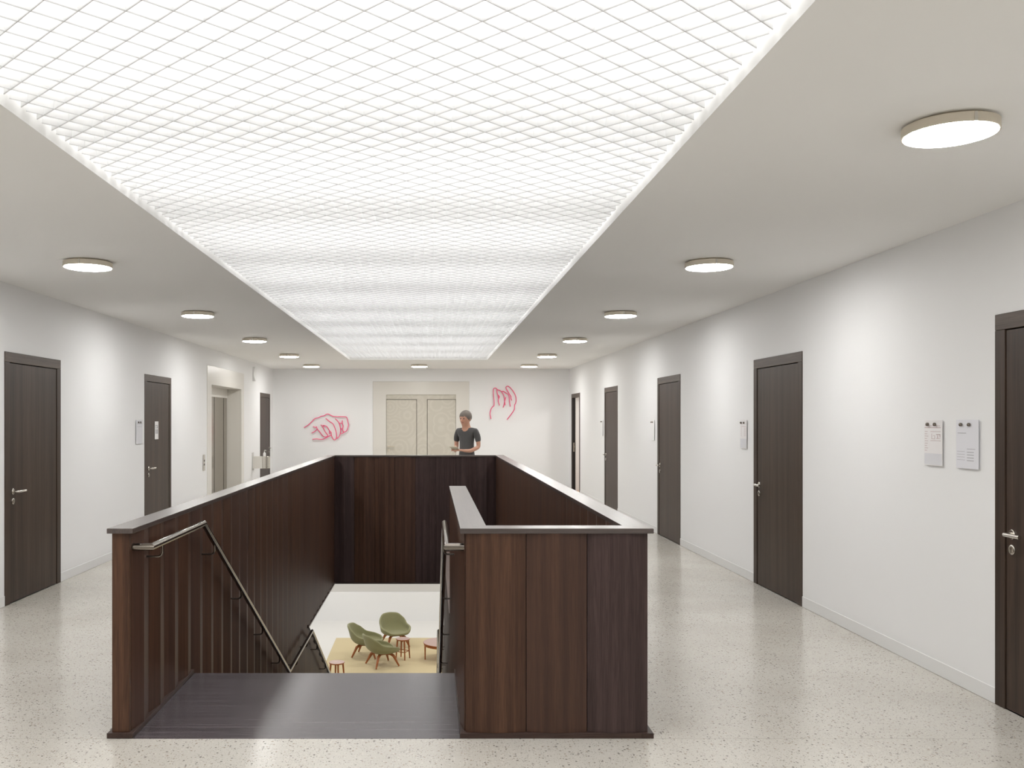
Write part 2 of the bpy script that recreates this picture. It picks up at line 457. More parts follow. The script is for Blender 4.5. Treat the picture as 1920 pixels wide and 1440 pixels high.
def strip(length):
    key = round(length, 4)
    if key not in strip.c:
        q = MB().box(-length / 2, length / 2, -TH / 2, TH / 2, 0.003, SH); nf = len(q.f)
        q.box(-length / 2, length / 2, -EW / 2, EW / 2, 0, 0.003)  # added strip that carries the painted shade of the bottom edge
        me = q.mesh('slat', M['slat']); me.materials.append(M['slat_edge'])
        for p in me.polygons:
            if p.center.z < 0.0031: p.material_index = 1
        strip.c[key] = me
    return strip.c[key]
strip.c = {}
for sgn in (1, -1):
    c0 = (ny - sgn * nx)
    lo = min(gy0 - sgn * x for x in (gx0, gx1)); hi = max(gy1 - sgn * x for x in (gx0, gx1))
    i = math.ceil((lo - c0) / P)
    while c0 + i * P < hi:
        c = c0 + i * P; i += 1
        xs = sorted(((gy0 - c) * sgn, (gy1 - c) * sgn))
        a, b = max(gx0, xs[0]), min(gx1, xs[1])
        if b - a < 0.02: continue
        xm = (a + b) / 2
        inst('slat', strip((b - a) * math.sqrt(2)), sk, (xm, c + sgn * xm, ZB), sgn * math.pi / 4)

# ------------------------------------------------------------------ round ceiling lamps
ring_me = MB().lathe([(0.150, 0.0), (0.150, -0.010), (0.170, -0.010), (0.170, -0.046), (0.164, -0.046), (0.164, -0.012), (0.150, -0.0)], 48).mesh('ring', M['ring'], True)
dif_me = MB().lathe([(0.1635, -0.040), (0.1635, -0.047), (0.150, -0.051), (0.09, -0.054), (0.0, -0.055)], 48).mesh('diffuser', M['lamp'], True)
mnt_me = MB().lathe([(0.10, 0.0), (0.10, -0.012), (0.0, -0.012)], 24).mesh('mount', M['dark'])
def lamp(x, y, label):
    t = empty('ceiling_lamp', (x, y, H)); tag(t, label, 'lamp', 'round ceiling lamps')
    inst('ring', ring_me, t); inst('diffuser', dif_me, t); inst('mount', mnt_me, t)
    seam = MB().box(-0.006, 0.006, -0.1712, -0.1695, -0.046, -0.010)
    o = seam.build('ring_seam', M['steel'], t)
RY = [3.51, 6.56, 9.64, 12.72, 15.80, 18.72]
for y, lb in zip(RY, ('large round ceiling lamp in the upper right corner, nearest the viewer', 'second nearest round lamp of the right ceiling row', 'third nearest round lamp of the right ceiling row',
                      'fourth nearest round lamp of the right ceiling row', 'fifth round lamp of the right ceiling row, last but one', 'farthest round lamp of the right ceiling row, before the end wall')):
    lamp(2.005, y, lb)
for y, lb in zip(RY[1:], ('largest round lamp of the left ceiling row, nearest the viewer', 'second nearest round lamp of the left ceiling row', 'third nearest round lamp of the left ceiling row',
                          'fourth round lamp of the left ceiling row, last but one', 'farthest round lamp of the left ceiling row, before the end wall')):
    lamp(-2.49, y, lb)
lamp(-0.265, 18.72, 'single round ceiling lamp just beyond the luminous ceiling, above the double door')

# ------------------------------------------------------------------ doors
FW = 0.088
def handle_parts(parent, along, z=0.945):
    """lever on its rose and the lock rose; parent's local +x points into the corridor, along = +1/-1: lever direction in y"""
    h = MB()
    h.lathe([(0.026, 0.0), (0.026, 0.007), (0.023, 0.010), (0.0, 0.010)], 24, (0, 0, z), 'x')
    h.tube([(0.008, 0, z), (0.036, 0, z), (0.047, along * 0.004, z), (0.053, along * 0.014, z), (0.054, along * 0.07, z), (0.052, along * 0.135, z)], 0.0105, 12)
    h.build('lever_handle', M['steel'], parent, smooth=True)
    r = MB()
    r.lathe([(0.026, 0.0), (0.026, 0.007), (0.022, 0.010), (0.019, 0.010), (0.019, 0.004), (0.0, 0.004)], 24, (0, 0, z - 0.082), 'x')
    r.lathe([(0.0085, 0.0), (0.0085, 0.012), (0.0, 0.012)], 12, (0, 0, z - 0.076), 'x')
    r.box(0, 0.011, -0.005, 0.005, z - 0.098, z - 0.078)
    r.build('lock_rose', M['steel'], parent, smooth=True)
dn = [0]
def door(side, y0, hside, label, leaf=True):
    dn[0] += 1
    xw = XR if side > 0 else XL
    t = empty('door_%d' % dn[0], (xw, y0, 0)); t.rotation_euler = (0, 0, math.pi if side > 0 else 0)
    tag(t, label, 'door', kind='structure')
    # local frame: x into the corridor, y along the wall (reversed on the right wall)
    s = -1 if side > 0 else 1
    def Y(a): return s * a
    def bx(x0, x1, a, b, z0, z1):
        a, b = sorted((Y(a), Y(b))); return MB().box(x0, x1, a, b, z0, z1)
    e = 0.0015
    for a, b in ((e, FW), (DW - FW, DW - e)):
        bevel(bx(-0.069, 0.006, a, b, 0.001, DH - FW).build('frame_jamb', M['door'], t), 0.002)
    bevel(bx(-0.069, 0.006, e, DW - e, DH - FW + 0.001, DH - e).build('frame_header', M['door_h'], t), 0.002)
    if leaf:
        bx(-0.069, -0.05, FW + 0.001, DW - FW - 0.001, 0.001, DH - FW - 0.001).build('frame_rebate', M['dark'], t)
        lf = bevel(bx(-0.05, 0.001, FW + 0.006, DW - FW - 0.006, 0.006, DH - FW - 0.006).build('leaf', M['door'], t), 0.002)
        ya = FW + 0.06 if hside == 'near' else DW - FW - 0.06
        along = s * (1 if hside == 'near' else -1)
        sub = empty('handle_set'); sub.parent = lf; sub.location = (0.001, Y(ya), 0)
        # handle pieces hang on the leaf itself
        handle_parts(lf, along)
        for c in list(lf.children):
            if c.type == 'MESH': c.location = (0.001, Y(ya), 0)
        bpy.data.objects.remove(sub)
    return t
door(1, RD[0], 'far', 'dark oak door at the right edge of the picture, nearest the viewer')
door(1, RD[1], 'far', 'dark oak door on the right wall beside a notice on two pins')
door(1, RD[2], 'far', 'dark oak door on the right wall just past the balustrade corner')
door(1, RD[3], 'far', 'small far dark oak door on the right wall, next to the open doorway')
d5 = door(1, RD[4], 'far', 'open doorway at the far end of the right wall', leaf=False)
door(-1, LD[0], 'near', 'dark oak door at the left edge of the picture')
wc = door(-1, LD[1], 'near', 'dark oak door on the left wall with a pale pictogram sign')
door(-1, LD[2], 'far', 'small far brown oak door on the left wall, beside the end wall')
# lining and strike plate of the open doorway, the room behind
MB().box(-0.0689, -0.002, -(DW - FW) + 0.0, -(DW - FW) + 0.004, 0.002, DH - FW - 0.002).build('reveal_lining', M['dark'], d5)
sp = MB().box(-0.045, -0.024, -(DW - FW) + 0.004, -(DW - FW) + 0.007, 0.86, 1.06); sp.box(-0.048, -0.030, -(DW - FW) + 0.004, -(DW - FW) + 0.012, 0.95, 0.985)
sp.build('strike_plate', M['steel'], d5)
rx0, rx1, ry0, ry1 = XR + 0.071, 5.9, 16.7, 19.90
rm = MB()
rm.box(rx0, rx1, ry1, ry1 + 0.05, 0, 2.6); rm.box(rx0, rx1, ry0 - 0.05, ry0, 0, 2.6); rm.box(rx1, rx1 + 0.05, ry0, ry1, 0, 2.6); rm.box(rx0, rx1, ry0, ry1, 2.6, 2.65)
tag(rm.build('wall_side_room', M['cream']), 'cream walls of the room behind the open doorway', 'wall', kind='structure')
tag(MB().box(rx0, rx1, ry0, ry1, -0.03, 0.001).build('floor_side_room', M['orange']), 'orange wooden floor behind the open doorway', 'floor', kind='structure')
# pictogram sign on the door beside the lift
sg = empty('pictogram_sign', (XL + 0.0015, 11.225 + 0.44, 0)); tag(sg, 'narrow pale pictogram sign on the left door beside the lift', 'sign')
sg.location = (XL + 0.0025, 11.70, 1.42)
bevel(MB().box(0, 0.005, -0.075, 0.075, -0.115, 0.115).build('plate', M['paper_white'], sg), 0.002)
def print_on(parent, name, mat, rects, x=0.0052, th=0.0006):
    q = MB()
    for a, b, c, d in rects: q.box(x, x + th, a, b, c, d)
    return q.build(name, mat, parent)
tri = MB()
for a, b, c, d in ((-0.050, -0.036, 0.028, 0.070), (-0.036, -0.006, 0.058, 0.070), (-0.036, -0.012, 0.028, 0.037), (0.008, 0.022, 0.028, 0.070), (0.022, 0.050, 0.028, 0.040), (0.034, 0.050, 0.040, 0.070)): tri.box(0.0052, 0.0058, a, b, c, d)
tri.build('pictogram', M['ink'], sg)
print_on(sg, 'pictogram', M['ink'], [(-0.046, -0.012, -0.044, 0.012), (-0.036, -0.022, 0.004, 0.020), (0.010, 0.046, -0.044, 0.012), (0.020, 0.036, 0.004, 0.020)])

# lift
dn[0] += 1
lf = empty('door_%d' % dn[0], (XL, LIFT[0], 0)); tag(lf, 'brushed steel lift door deep in a pale beige lacquered surround', 'lift door', kind='structure')
W = LIFT[1] - LIFT[0]; o0, o1, oz = 0.28, W - 0.24, 2.126
sb = holed('x', -0.02, 0.008, 0.002, W - 0.002, 0.001, LIFT[2] - 0.002, [(o0, o1, -1, oz)])
bevel(sb.build('surround', M['beige'], lf), 0.002)
dp = 0.285
MB().box(-dp, -0.021, o0 - 0.02, o0, 0.001, oz + 0.02).build('reveal', M['beige'], lf)
MB().box(-dp, -0.021, o1, o1 + 0.02, 0.001, oz + 0.02).build('reveal', M['beige'], lf)
MB().box(-dp, -0.021, o0, o1, oz, oz + 0.02).build('reveal_head', M['beige'], lf)
MB().box(-dp - 0.06, -dp, o0 - 0.02, o1 + 0.02, 0.001, oz + 0.02).build('backing', M['dark'], lf)
hz = oz - 0.165
MB().box(-dp, -dp + 0.03, o0, o1, hz, oz - 0.001).build('transom', M['beige'], lf)
oc = o1 - o0
cuts = [o0, 0.93, 1.58, 2.29, o1]
for a, b in zip(cuts[:-1], cuts[1:]):
    MB().box(-dp, -dp + 0.022, a + 0.016, b - 0.016, 0.012, hz - 0.002).build('door_panel', M['lift'], lf)
MB().box(-dp, 0.0, o0, o1, -0.02, 0.004).build('sill', M['steel'], lf)
cp = empty('lift_call_panel', (XL + 0.001, 14.13, 0.89)); tag(cp, 'slim vertical steel call panel on the wall left of the lift', 'call panel')
bevel(MB().box(0, 0.012, -0.055, 0.055, -0.125, 0.125).build('plate', M['steel'], cp), 0.003)
MB().lathe([(0.016, 0.012), (0.016, 0.016), (0.0, 0.017)], 16, (0, 0, 0.03), 'x').build('call_button', M['ink_dark'], cp)
MB().lathe([(0.016, 0.012), (0.016, 0.016), (0.0, 0.017)], 16, (0, 0, -0.03), 'x').build('call_button', M['ink_dark'], cp)

# double door in the end wall
dn[0] += 1
dd = empty('door_%d' % dn[0], (0, YF, 0)); tag(dd, 'pale ornamented double door in a wide beige surround, end wall', 'double door', kind='structure')
q0, q1, qz = -1.027, 0.537, 2.123
bevel(holed('y', -0.008, 0.03, FDX0 + 0.002, FDX1 - 0.002, 0.001, FDZ - 0.002, [(q0, q1, -1, qz)]).build('surround', M['beige'], dd), 0.002)
MB().box(q0 - 0.02, q1 + 0.02, 0.055, 0.09, 0.001, qz + 0.02).build('backing', M['groove'], dd)
MB().box(q0 - 0.02, q0, 0.031, 0.054, 0.001, qz + 0.02).build('reveal', M['groove'], dd)
pz = 2.015; pm0, pm1 = -0.344, -0.106
MB().box(q0, q1, 0.02, 0.054, pz + 0.006, qz).build('top_rail', M['damask'], dd)
MB().box(pm0 + 0.006, pm1 - 0.006, 0.02, 0.054, 0.002, pz + 0.0055).build('centre_stile', M['damask'], dd)
for a, b in ((q0 + 0.004, pm0 - 0.006), (pm1 + 0.006, q1 - 0.004)):
    lfp = bevel(MB().box(a, b, 0.02, 0.054, 0.006, pz - 0.006).build('leaf', M['damask'], dd), 0.002)
    if a < -0.5:
        hm = MB(); hm.lathe([(0.026, 0.02), (0.026, 0.012), (0.0, 0.010)], 20, (q0 + 0.06, 0, 0.965), 'y')
        hm.tube([(q0 + 0.06, 0.012, 0.965), (q0 + 0.06, -0.03, 0.965), (q0 + 0.075, -0.036, 0.965), (q0 + 0.19, -0.036, 0.965)], 0.0105, 10)
        hm.lathe([(0.026, 0.02), (0.026, 0.012), (0.0, 0.010)], 20, (q0 + 0.06, 0, 0.88), 'y')
        hm.build('lever_handle', M['ring'], lfp, smooth=True)

# ------------------------------------------------------------------ balustrade with folded oak panels
RIDGE, VT, GAP = 0.020, 0.018, 0.0034
def fold_poly(p):
    return [(GAP / 2, 0), (p - GAP / 2, 0), (p - GAP / 2, VT), (p / 2, VT + RIDGE), (GAP / 2, VT)]
fold_cache = {}
def fold_panel(parent, org, ang, p, z0, z1, violet=False):
    """one V-folded board: its foot runs from org along ang; it bulges to the left of that direction"""
    key = (round(p, 4), str(z0), str(z1))
    if key not in fold_cache:
        def zz(z):
            if isinstance(z, tuple): a, b = z; return [a, b, b, (a + b) / 2, a]
            return z
        fold_cache[key] = MB().prism(fold_poly(p), zz(z0), zz(z1)).mesh('panel', M['panel'])
    o = inst('panel', fold_cache[key], parent, (org[0], org[1], 0), ang)
    if violet:
        o.material_slots[0].link = 'OBJECT'; o.material_slots[0].material = M['panel_violet']
    return o
def fold_row(parent, a, b, n, z0, z1, violet=()):
    """n boards from point a to point b; z0/z1 numbers or functions of the distance from a"""
    d = Vector((b[0] - a[0], b[1] - a[1])); L = d.length; d.normalize(); p = L / n
    ang = math.atan2(d.y, d.x)
    for i in range(n):
        o = (a[0] + d.x * p * i, a[1] + d.y * p * i)
        f0 = (z0(p * i), z0(p * (i + 1))) if callable(z0) else z0
        f1 = (z1(p * i), z1(p * (i + 1))) if callable(z1) else z1
        fold_panel(parent, o, ang, p, f0, f1, i in violet)

CT, CB, PT = 1.023, 0.998, 0.025         # cap top, cap underside, plinth top
ZS = -0.89                               # underside of the storey's edge
WD = 0.127
bal = empty('stair_balustrade', (0, 0, 0))
tag(bal, 'dark stained oak panelled balustrade around the stairwell', 'balustrade')
IX0, IX1, IY0, IY1 = BX0 + WD, BX1 - WD, BY0 + 0.131, BY1 - WD
STX = 0.1376                              # stair-side edge of the short wall
SWE = 7.283                               # end of the short wall
def ring_poly(*pts): return list(pts)
caps = [('y', [(BX0, BY0), (IX0, BY0), (IX0, IY1), (BX0, BY1)]),
        ('x', [(BX0, BY1), (IX0, IY1), (IX1, IY1), (BX1, BY1)]),
        ('y', [(BX1, BY0), (BX1, BY1), (IX1, IY1), (IX1, IY0)]),
        ('x', [(STX, BY0), (BX1, BY0), (IX1, IY0), (STX + 0.133, IY0)]),
        ('y', [(STX, BY0), (STX + 0.133, IY0), (STX + 0.133, SWE), (STX, SWE)])]
for ax, poly in caps:
    bevel(MB().prism(poly, CB, CT).build('cap', M['cap_' + ax], bal), 0.0015)
plinths = [('y', [(BX0, BY0), (IX0, BY0), (IX0, 5.555), (BX0 + 0.06, 5.555), (BX0 + 0.06, BY1), (BX0, BY1)]),
           ('x', [(BX0, BY1), (BX0 + 0.06, BY1 - 0.06), (BX1 - 0.06, BY1 - 0.06), (BX1, BY1)]),
           ('y', [(BX1, BY0), (BX1, BY1), (BX1 - 0.06, BY1), (BX1 - 0.06, BY0)]),
           ('x', [(STX, BY0), (BX1 - 0.06, BY0), (BX1 - 0.06, BY0 + 0.1), (STX + 0.1, BY0 + 0.1)]),
           ('y', [(STX, BY0), (STX + 0.1, BY0 + 0.1), (STX + 0.1, 5.555), (STX, 5.555)])]
for ax, poly in plinths:
    bevel(MB().prism(poly, 0.0005, PT).build('plinth', M['plinth_' + ax], bal), 0.0015)
# solid cores
v = 0.039                                  # plinth edge to core face
m = MB()
m.box(BX0 + v, IX0 - v, BY0 + 0.04, BY1 - v, PT, CB); m.box(BX1 - WD + v, BX1 - v, BY0 + v, BY1 - v, PT, CB)
m.box(IX0 - v, IX1 + v, IY1 + v, BY1 - v, PT, CB); m.box(STX + v, BX1 - v, BY0 + v, IY0 - v, PT, CB)
m.box(STX + v, STX + 0.133 - v, BY0 + v, SWE - 0.012, PT, CB)
m.build('core', M['core'], bal)
# end board of the left wall and of the short wall
eb = MB().box(BX0 + 0.020, IX0 - 0.022, BY0 + 0.018, BY0 + 0.0395, PT + 0.0005, CB - 0.0005).build('end_board', M['panel'], bal); bevel(eb, 0.001)
MB().box(STX + 0.022, STX + 0.111, SWE - 0.0115, SWE - 0.002, -0.2, CB - 0.0005).build('end_board', M['panel'], bal)

# stair geometry
NR, RISE, TREAD = 11, 1.81 / 11, 0.299
Y1 = 5.56; Y2 = Y1 + NR * TREAD; Y3 = 10.50; Y4 = Y3 + NR * TREAD
ZL, ZF = -1.81, -3.62
def nose(y):
    if y < Y1: return 0.0
    if y < Y2: return -(y - Y1) / (Y2 - Y1) * 1.81
    if y < Y3: return ZL
    return ZL - (y - Y3) / (Y4 - Y3) * 1.81
LX = IX0 - v                               # core face, left wall, stair side
PI = math.pi
YA = BY0 + 0.040
# left inner side: boards bulge to +x, so they run towards -y
n1 = 4; pA = (Y1 - YA) / n1
fold_row(bal, (LX, Y1), (LX, YA), n1, PT + 0.0005, CB - 0.0005)
YM = 10.72
n2 = 18
fold_row(bal, (LX, YM), (LX, Y1), n2, lambda s: max(nose(YM - s) - 0.45, ZF + 0.01), CB - 0.0005)
fold_row(bal, (LX, IY1 + v), (LX, YM), 10, ZS, CB - 0.0005)
# far inner side: bulges to -y, runs towards +x ... left of +x is +y, so run towards -x
fold_row(bal, (IX1 + v - 0.02, IY1 + v), (IX0 - v + 0.02, IY1 + v), 8, ZS, CB - 0.0005, (0, 1, 2, 3, 7))
# right inner side: bulges to -x, runs towards +y
fold_row(bal, (IX1 + v, IY0 - v), (IX1 + v, IY1 + v), 31, ZS, CB - 0.0005)
# front box: outer face bulges to -y, runs towards -x
fold_row(bal, (BX1 - 0.024, BY0 + v), (STX + 0.0255, BY0 + v), 3, PT + 0.0005, CB - 0.0005, (0,))
fold_row(bal, (STX + 0.133 - v, IY0 - v), (IX1 + v, IY0 - v), 3, ZS, CB - 0.0005)
# short wall, stair side (bulges to -x) and void side (bulges to +x)
SX = STX + v
fold_row(bal, (SX, YA), (SX, Y1), 4, PT + 0.0005, CB - 0.0005)
fold_row(bal, (SX, Y1), (SX, SWE - 0.012), 6, lambda s: nose(Y1 + s) - 0.45, CB - 0.0005)
fold_row(bal, (STX + 0.133 - v, SWE - 0.012), (STX + 0.133 - v, IY0 - v), 9, ZS, CB - 0.0005)
# outer faces
fold_row(bal, (BX0 + v, BY0 + 0.04), (BX0 + v, BY1 - v), 32, PT + 0.0005, CB - 0.0005)
fold_row(bal, (BX1 - v, BY1 - v), (BX1 - v, BY0 + v), 32, PT + 0.0005, CB - 0.0005)
fold_row(bal, (BX0 + v, BY1 - v), (BX1 - v, BY1 - v), 9, PT + 0.0005, CB - 0.0005)
# edge of the storey behind the boards and its lower trim
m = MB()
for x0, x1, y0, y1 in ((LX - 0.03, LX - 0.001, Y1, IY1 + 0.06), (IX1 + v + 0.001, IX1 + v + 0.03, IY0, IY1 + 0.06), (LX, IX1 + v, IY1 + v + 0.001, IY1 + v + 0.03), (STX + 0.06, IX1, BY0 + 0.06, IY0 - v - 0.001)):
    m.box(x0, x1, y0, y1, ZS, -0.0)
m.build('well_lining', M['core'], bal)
m = MB()
m.box(IX0 - v, IX1 + v, IY1 - 0.006, IY1 + v, ZS - 0.018, ZS - 0.0005)
m.build('lower_trim', M['cap_x'], bal)
m = MB(); m.box(LX - 0.03, IX0 + 0.004, YM, IY1 - 0.007, ZS - 0.018, ZS - 0.0005)
m.build('lower_trim', M['cap_y'], bal)

# deck and stairs
stc = empty('staircase', (0, 0, 0)); tag(stc, 'dark oak landing deck and flights of stairs descending away', 'staircase')
DX0, DX1 = IX0 + 0.001, STX - 0.001
nb = 1
MB().box(DX0, DX1, BY0 + 0.002, Y1, -0.04, 0.0).build('deck', M['deck'], stc)
tr_me = MB().box(DX0, DX1, 0, TREAD + 0.02, -0.04, 0).mesh('tread', M['deck'])
rs_me = MB().box(DX0, DX1, 0, 0.02, -RISE, -0.04).mesh('riser', M['deck'])
for ya, za in ((Y1, 0.0), (Y3, ZL)):
    inst('riser', rs_me, stc, (0, ya - 0.021, za))
    for i in range(1, NR):
        inst('tread', tr_me, stc, (0, ya + (i - 1) * TREAD - 0.02, za - i * RISE))
        inst('riser', rs_me, stc, (0, ya + i * TREAD - 0.021, za - i * RISE))
MB().box(DX0, DX1, Y2 - TREAD - 0.02, Y3, ZL - 0.04, ZL).build('half_landing', M['deck'], stc)

# sloping balustrades of the lower part of the stairs
lw = empty('stair_side_panelling'); tag(lw, 'sloping dark oak side wall of the lower flight, left of the green chairs', 'balustrade')
top = lambda y: (nose(y) + 1.06)
yb = Y4 + 0.3
fold_row(lw, (LX, yb), (LX, YM), 12, lambda s: max(nose(yb - s) - 0.4, ZF + 0.002), lambda s: top(yb - s) - 0.02)
fold_row(lw, (LX - 0.045, YM), (LX - 0.045, yb), 12, lambda s: max(nose(YM + s) - 0.4, ZF + 0.002), lambda s: top(YM + s) - 0.02)
def slope_cap(x0, x1, ys):
    q = MB()
    for a, b in zip(ys[:-1], ys[1:]):
        za, zb = top_r(a), top_r(b)
        q.quad([(x0, a, za), (x1, a, za), (x1, b, zb), (x0, b, zb)]); q.quad([(x0, a, za - 0.02), (x1, a, za - 0.02), (x1, b, zb - 0.02), (x0, b, zb - 0.02)])
        q.quad([(x0, a, za), (x0, b, zb), (x0, b, zb - 0.02), (x0, a, za - 0.02)]); q.quad([(x1, a, za), (x1, b, zb), (x1, b, zb - 0.02), (x1, a, za - 0.02)])
    for yy in (ys[0], ys[-1]):
        zz = top_r(yy); q.quad([(x0, yy, zz), (x1, yy, zz), (x1, yy, zz - 0.02), (x0, yy, zz - 0.02)])
    return q
top_r = top
slope_cap(LX - 0.085, LX + 0.04, [YM + 0.004, yb]).build('cap', M['cap_y'], lw)
rw = empty('stair_side_panelling'); tag(rw, 'sloping dark oak side wall of the stairs, right of the descending flight', 'balustrade')
top_r = lambda y: -0.002 if y < YM else nose(y) + 1.06
ys = [YM + 0.004, yb]
fold_row(rw, (SX, SWE + 0.004), (SX, YM), 12, lambda s: nose(SWE + s) - 0.45, -0.0225)
fold_row(rw, (SX + 0.06, YM), (SX + 0.06, SWE + 0.004), 12, lambda s: nose(YM - s) - 0.45, -0.0225)
MB().box(STX, STX + 0.137, SWE + 0.004, YM, -0.022, -0.002).build('cap', M['panel'], rw)
fold_row(rw, (SX, YM), (SX, yb), 12, lambda s: max(nose(YM + s) - 0.4, ZF + 0.002), lambda s: top_r(YM + 0.004 + s) - 0.0205)
slope_cap(STX, STX + 0.10, ys).build('cap', M['cap_y'], rw)

# ------------------------------------------------------------------ handrails
def handrail(label, xr, xw, bys):
    t = empty('handrail'); tag(t, label, 'handrail')
    zr = 0.925; B1, B2, B3, YE = 5.50, 8.79, 10.48, 13.75
    zl = ZL + zr
    pts = [(xw, 4.475, zr), (xr, 4.475, zr), (xr, B1, zr), (xr, B2, zl), (xr, B3, zl), (xr, YE, zl - (YE - B3) * 0.55)]
    MB().tube(pts, 0.0185, 16).build('rail', M['rail'], t, smooth=True)
    def rz(y):
        if y < B1: return zr
        if y < B2: return zr - (y - B1) / (B2 - B1) * (zr - zl)
        if y < B3: return zl
        return zl - (y - B3) * 0.55
    s = 1 if xw > xr else -1
    for y in bys:
        z = rz(y)
        MB().tube([(xw + s * 0.012, y, z - 0.075), (xr + s * 0.02, y, z - 0.075), (xr + s * 0.006, y, z - 0.068), (xr, y, z - 0.054), (xr, y, z - 0.010)], 0.0055, 8).build('bracket', M['rail'], t, smooth=True)
BYS = (4.66, 5.78, 6.58, 7.41, 8.24, 9.30, 10.04, 10.95, 11.80, 12.65)
handrail('bronze-toned steel handrail on the left stair wall', -1.385, IX0 - 0.022, BYS)
handrail('bronze-toned steel handrail on the right, beside the oak box', 0.076, STX + 0.021, BYS[1:])

# ------------------------------------------------------------------ storey below
low = MB().box(-7, 5, 3, 26.4, ZF - 0.05, ZF).build('floor_lower', M['lower_floor']); tag(low, 'pale floor of the storey below', 'floor', kind='structure')
tag(holed('z', ZS, -0.205, -7, 5, 3, 26.4, [(LX - 0.031, IX1 + v + 0.031, BY0 + 0.02, IY1 + v + 0.031)]).build('ceiling_lower', M['wall']), 'white ceiling of the storey below', 'ceiling', kind='structure')
for nm, b in (('wall_lower_left', (-7.1, -7, 3, 26.4)), ('wall_lower_right', (5, 5.1, 3, 26.4)), ('wall_lower_front', (-7, 5, 2.9, 3))):
    tag(MB().box(*b, ZF, ZS).build(nm, M['wall']), 'white %s of the storey below' % nm.replace('_', ' ').replace('lower ', ''), 'wall', kind='structure')
tag(MB().box(-7, 5, 23.55, 23.65, ZF, ZS).build('wall_lower_back', M['lower_grey']), 'greyish end wall of the storey below', 'wall', kind='structure')
tag(MB().box(-7, 5, 23.40, 23.549, ZF, -2.905).build('trim_1', M['wall']), 'low white wall projection behind the green chairs', 'wall', kind='structure')
rug = MB().box(-2.27, 2.3, 15.6, 21.5, ZF, ZF + 0.012).build('rug', M['rug']); bevel(rug, 0.004)
tag(rug, 'large straw-yellow rug under the green lounge chairs', 'rug')
ZR = ZF + 0.0125

# lounge chair: moulded upholstered bucket on a splayed walnut frame
def shell_mesh():
    NU, NV = 40, 16
    vs, fs = [], []
    def lerp_ang(th, table):
        for (a, x), (b, y) in zip(table[:-1], table[1:]):
            if a <= th <= b:
                t = (th - a) / (b - a); t = t * t * (3 - 2 * t); return x + (y - x) * t
        return table[-1][1]
    for j in range(NV + 1):
        vv = j / NV
        for i in range(NU):
            th = 2 * math.pi * i / NU
            t = th if th <= math.pi else 2 * math.pi - th          # 0 front .. pi back
            R = lerp_ang(t, [(0, 0.31), (0.7, 0.39), (1.3, 0.375), (1.9, 0.36), (2.45, 0.395), (math.pi, 0.36)])
            zr = lerp_ang(t, [(0, 0.385), (0.5, 0.40), (1.0, 0.48), (1.5, 0.515), (1.9, 0.545), (2.25, 0.68), (2.6, 0.775), (math.pi, 0.785)])
            rr = R * math.sin(min(vv * 1.28, 1) * math.pi / 2) if vv < 0.78 else R * (1 + 0.10 * (vv - 0.78) / 0.22 * (1 if t > 1.9 else 0.3))
            up = max(0.0, (vv - 0.30) / 0.70)
            z = 0.345 + (zr - 0.345) * up ** 1.55 - 0.02 * (1 - vv) ** 2
            y = -rr * math.cos(th); x = rr * math.sin(th)
            if t > 1.6: y += 0.07 * up * (t - 1.6)                      # back leans
            if t > 2.0: x *= 1 - 0.12 * max(0, up - 0.35) * min(1, (t - 2.0) / 0.5)
            vs.append((x, y, z))
    for j in range(NV):
        for i in range(NU):
            k = (i + 1) % NU
            fs.append((j * NU + i, j * NU + k, (j + 1) * NU + k, (j + 1) * NU + i))
    me = bpy.data.meshes.new('shell'); me.from_pydata(vs, [], fs); me.materials.append(M['green'])
    import bmesh
    bm = bmesh.new(); bm.from_mesh(me); bmesh.ops.remove_doubles(bm, verts=bm.verts, dist=1e-4); bmesh.ops.recalc_face_normals(bm, faces=bm.faces); bm.to_mesh(me); bm.free()
    me.polygons.foreach_set('use_smooth', [True] * len(me.polygons))
    return me
def chair_leg(sx, sy):
    return MB().tube([(0.02 * sx, 0.03 * sy + 0.02, 0.285), (0.15 * sx, 0.14 * sy + 0.02, 0.292), (0.205 * sx, 0.20 * sy + 0.02, 0.25), (0.30 * sx, 0.30 * sy + 0.02, 0.013)], [0.024, 0.034, 0.036, 0.019], 8).mesh('leg', M['legwood'], True)
SHELL = shell_mesh(); LEGS = [chair_leg(a, b) for a, b in ((1, 1), (-1, 1), (1, -1), (-1, -1))]
HUB = MB().box(-0.11, 0.11, -0.09, 0.13, 0.27, 0.31).mesh('seat_bearer', M['legwood'])
def lounge_chair(x, y, ang, label):
    t = empty('lounge_chair', (x, y, ZR), ang); tag(t, label, 'chair', 'green lounge chairs on the rug'); t.scale = (0.88, 0.88, 0.88)
    s = inst('shell', SHELL, t)
    so = s.modifiers.new('thickness', 'SOLIDIFY'); so.thickness = 0.05; so.offset = 0.0
    sb = s.modifiers.new('smooth', 'SUBSURF'); sb.levels = 1; sb.render_levels = 1
    for l in LEGS: inst('leg', l, t)
    inst('seat_bearer', HUB, t)
# local front is -y
lounge_chair(-0.84, 20.72, math.radians(20), 'green lounge chair facing the viewer, rearmost of the three')
lounge_chair(-1.41, 19.85, math.radians(78), 'green lounge chair turned to the right, leftmost of the three')
lounge_chair(-1.03, 19.10, math.radians(118), 'green lounge chair seen from behind, foremost of the three')

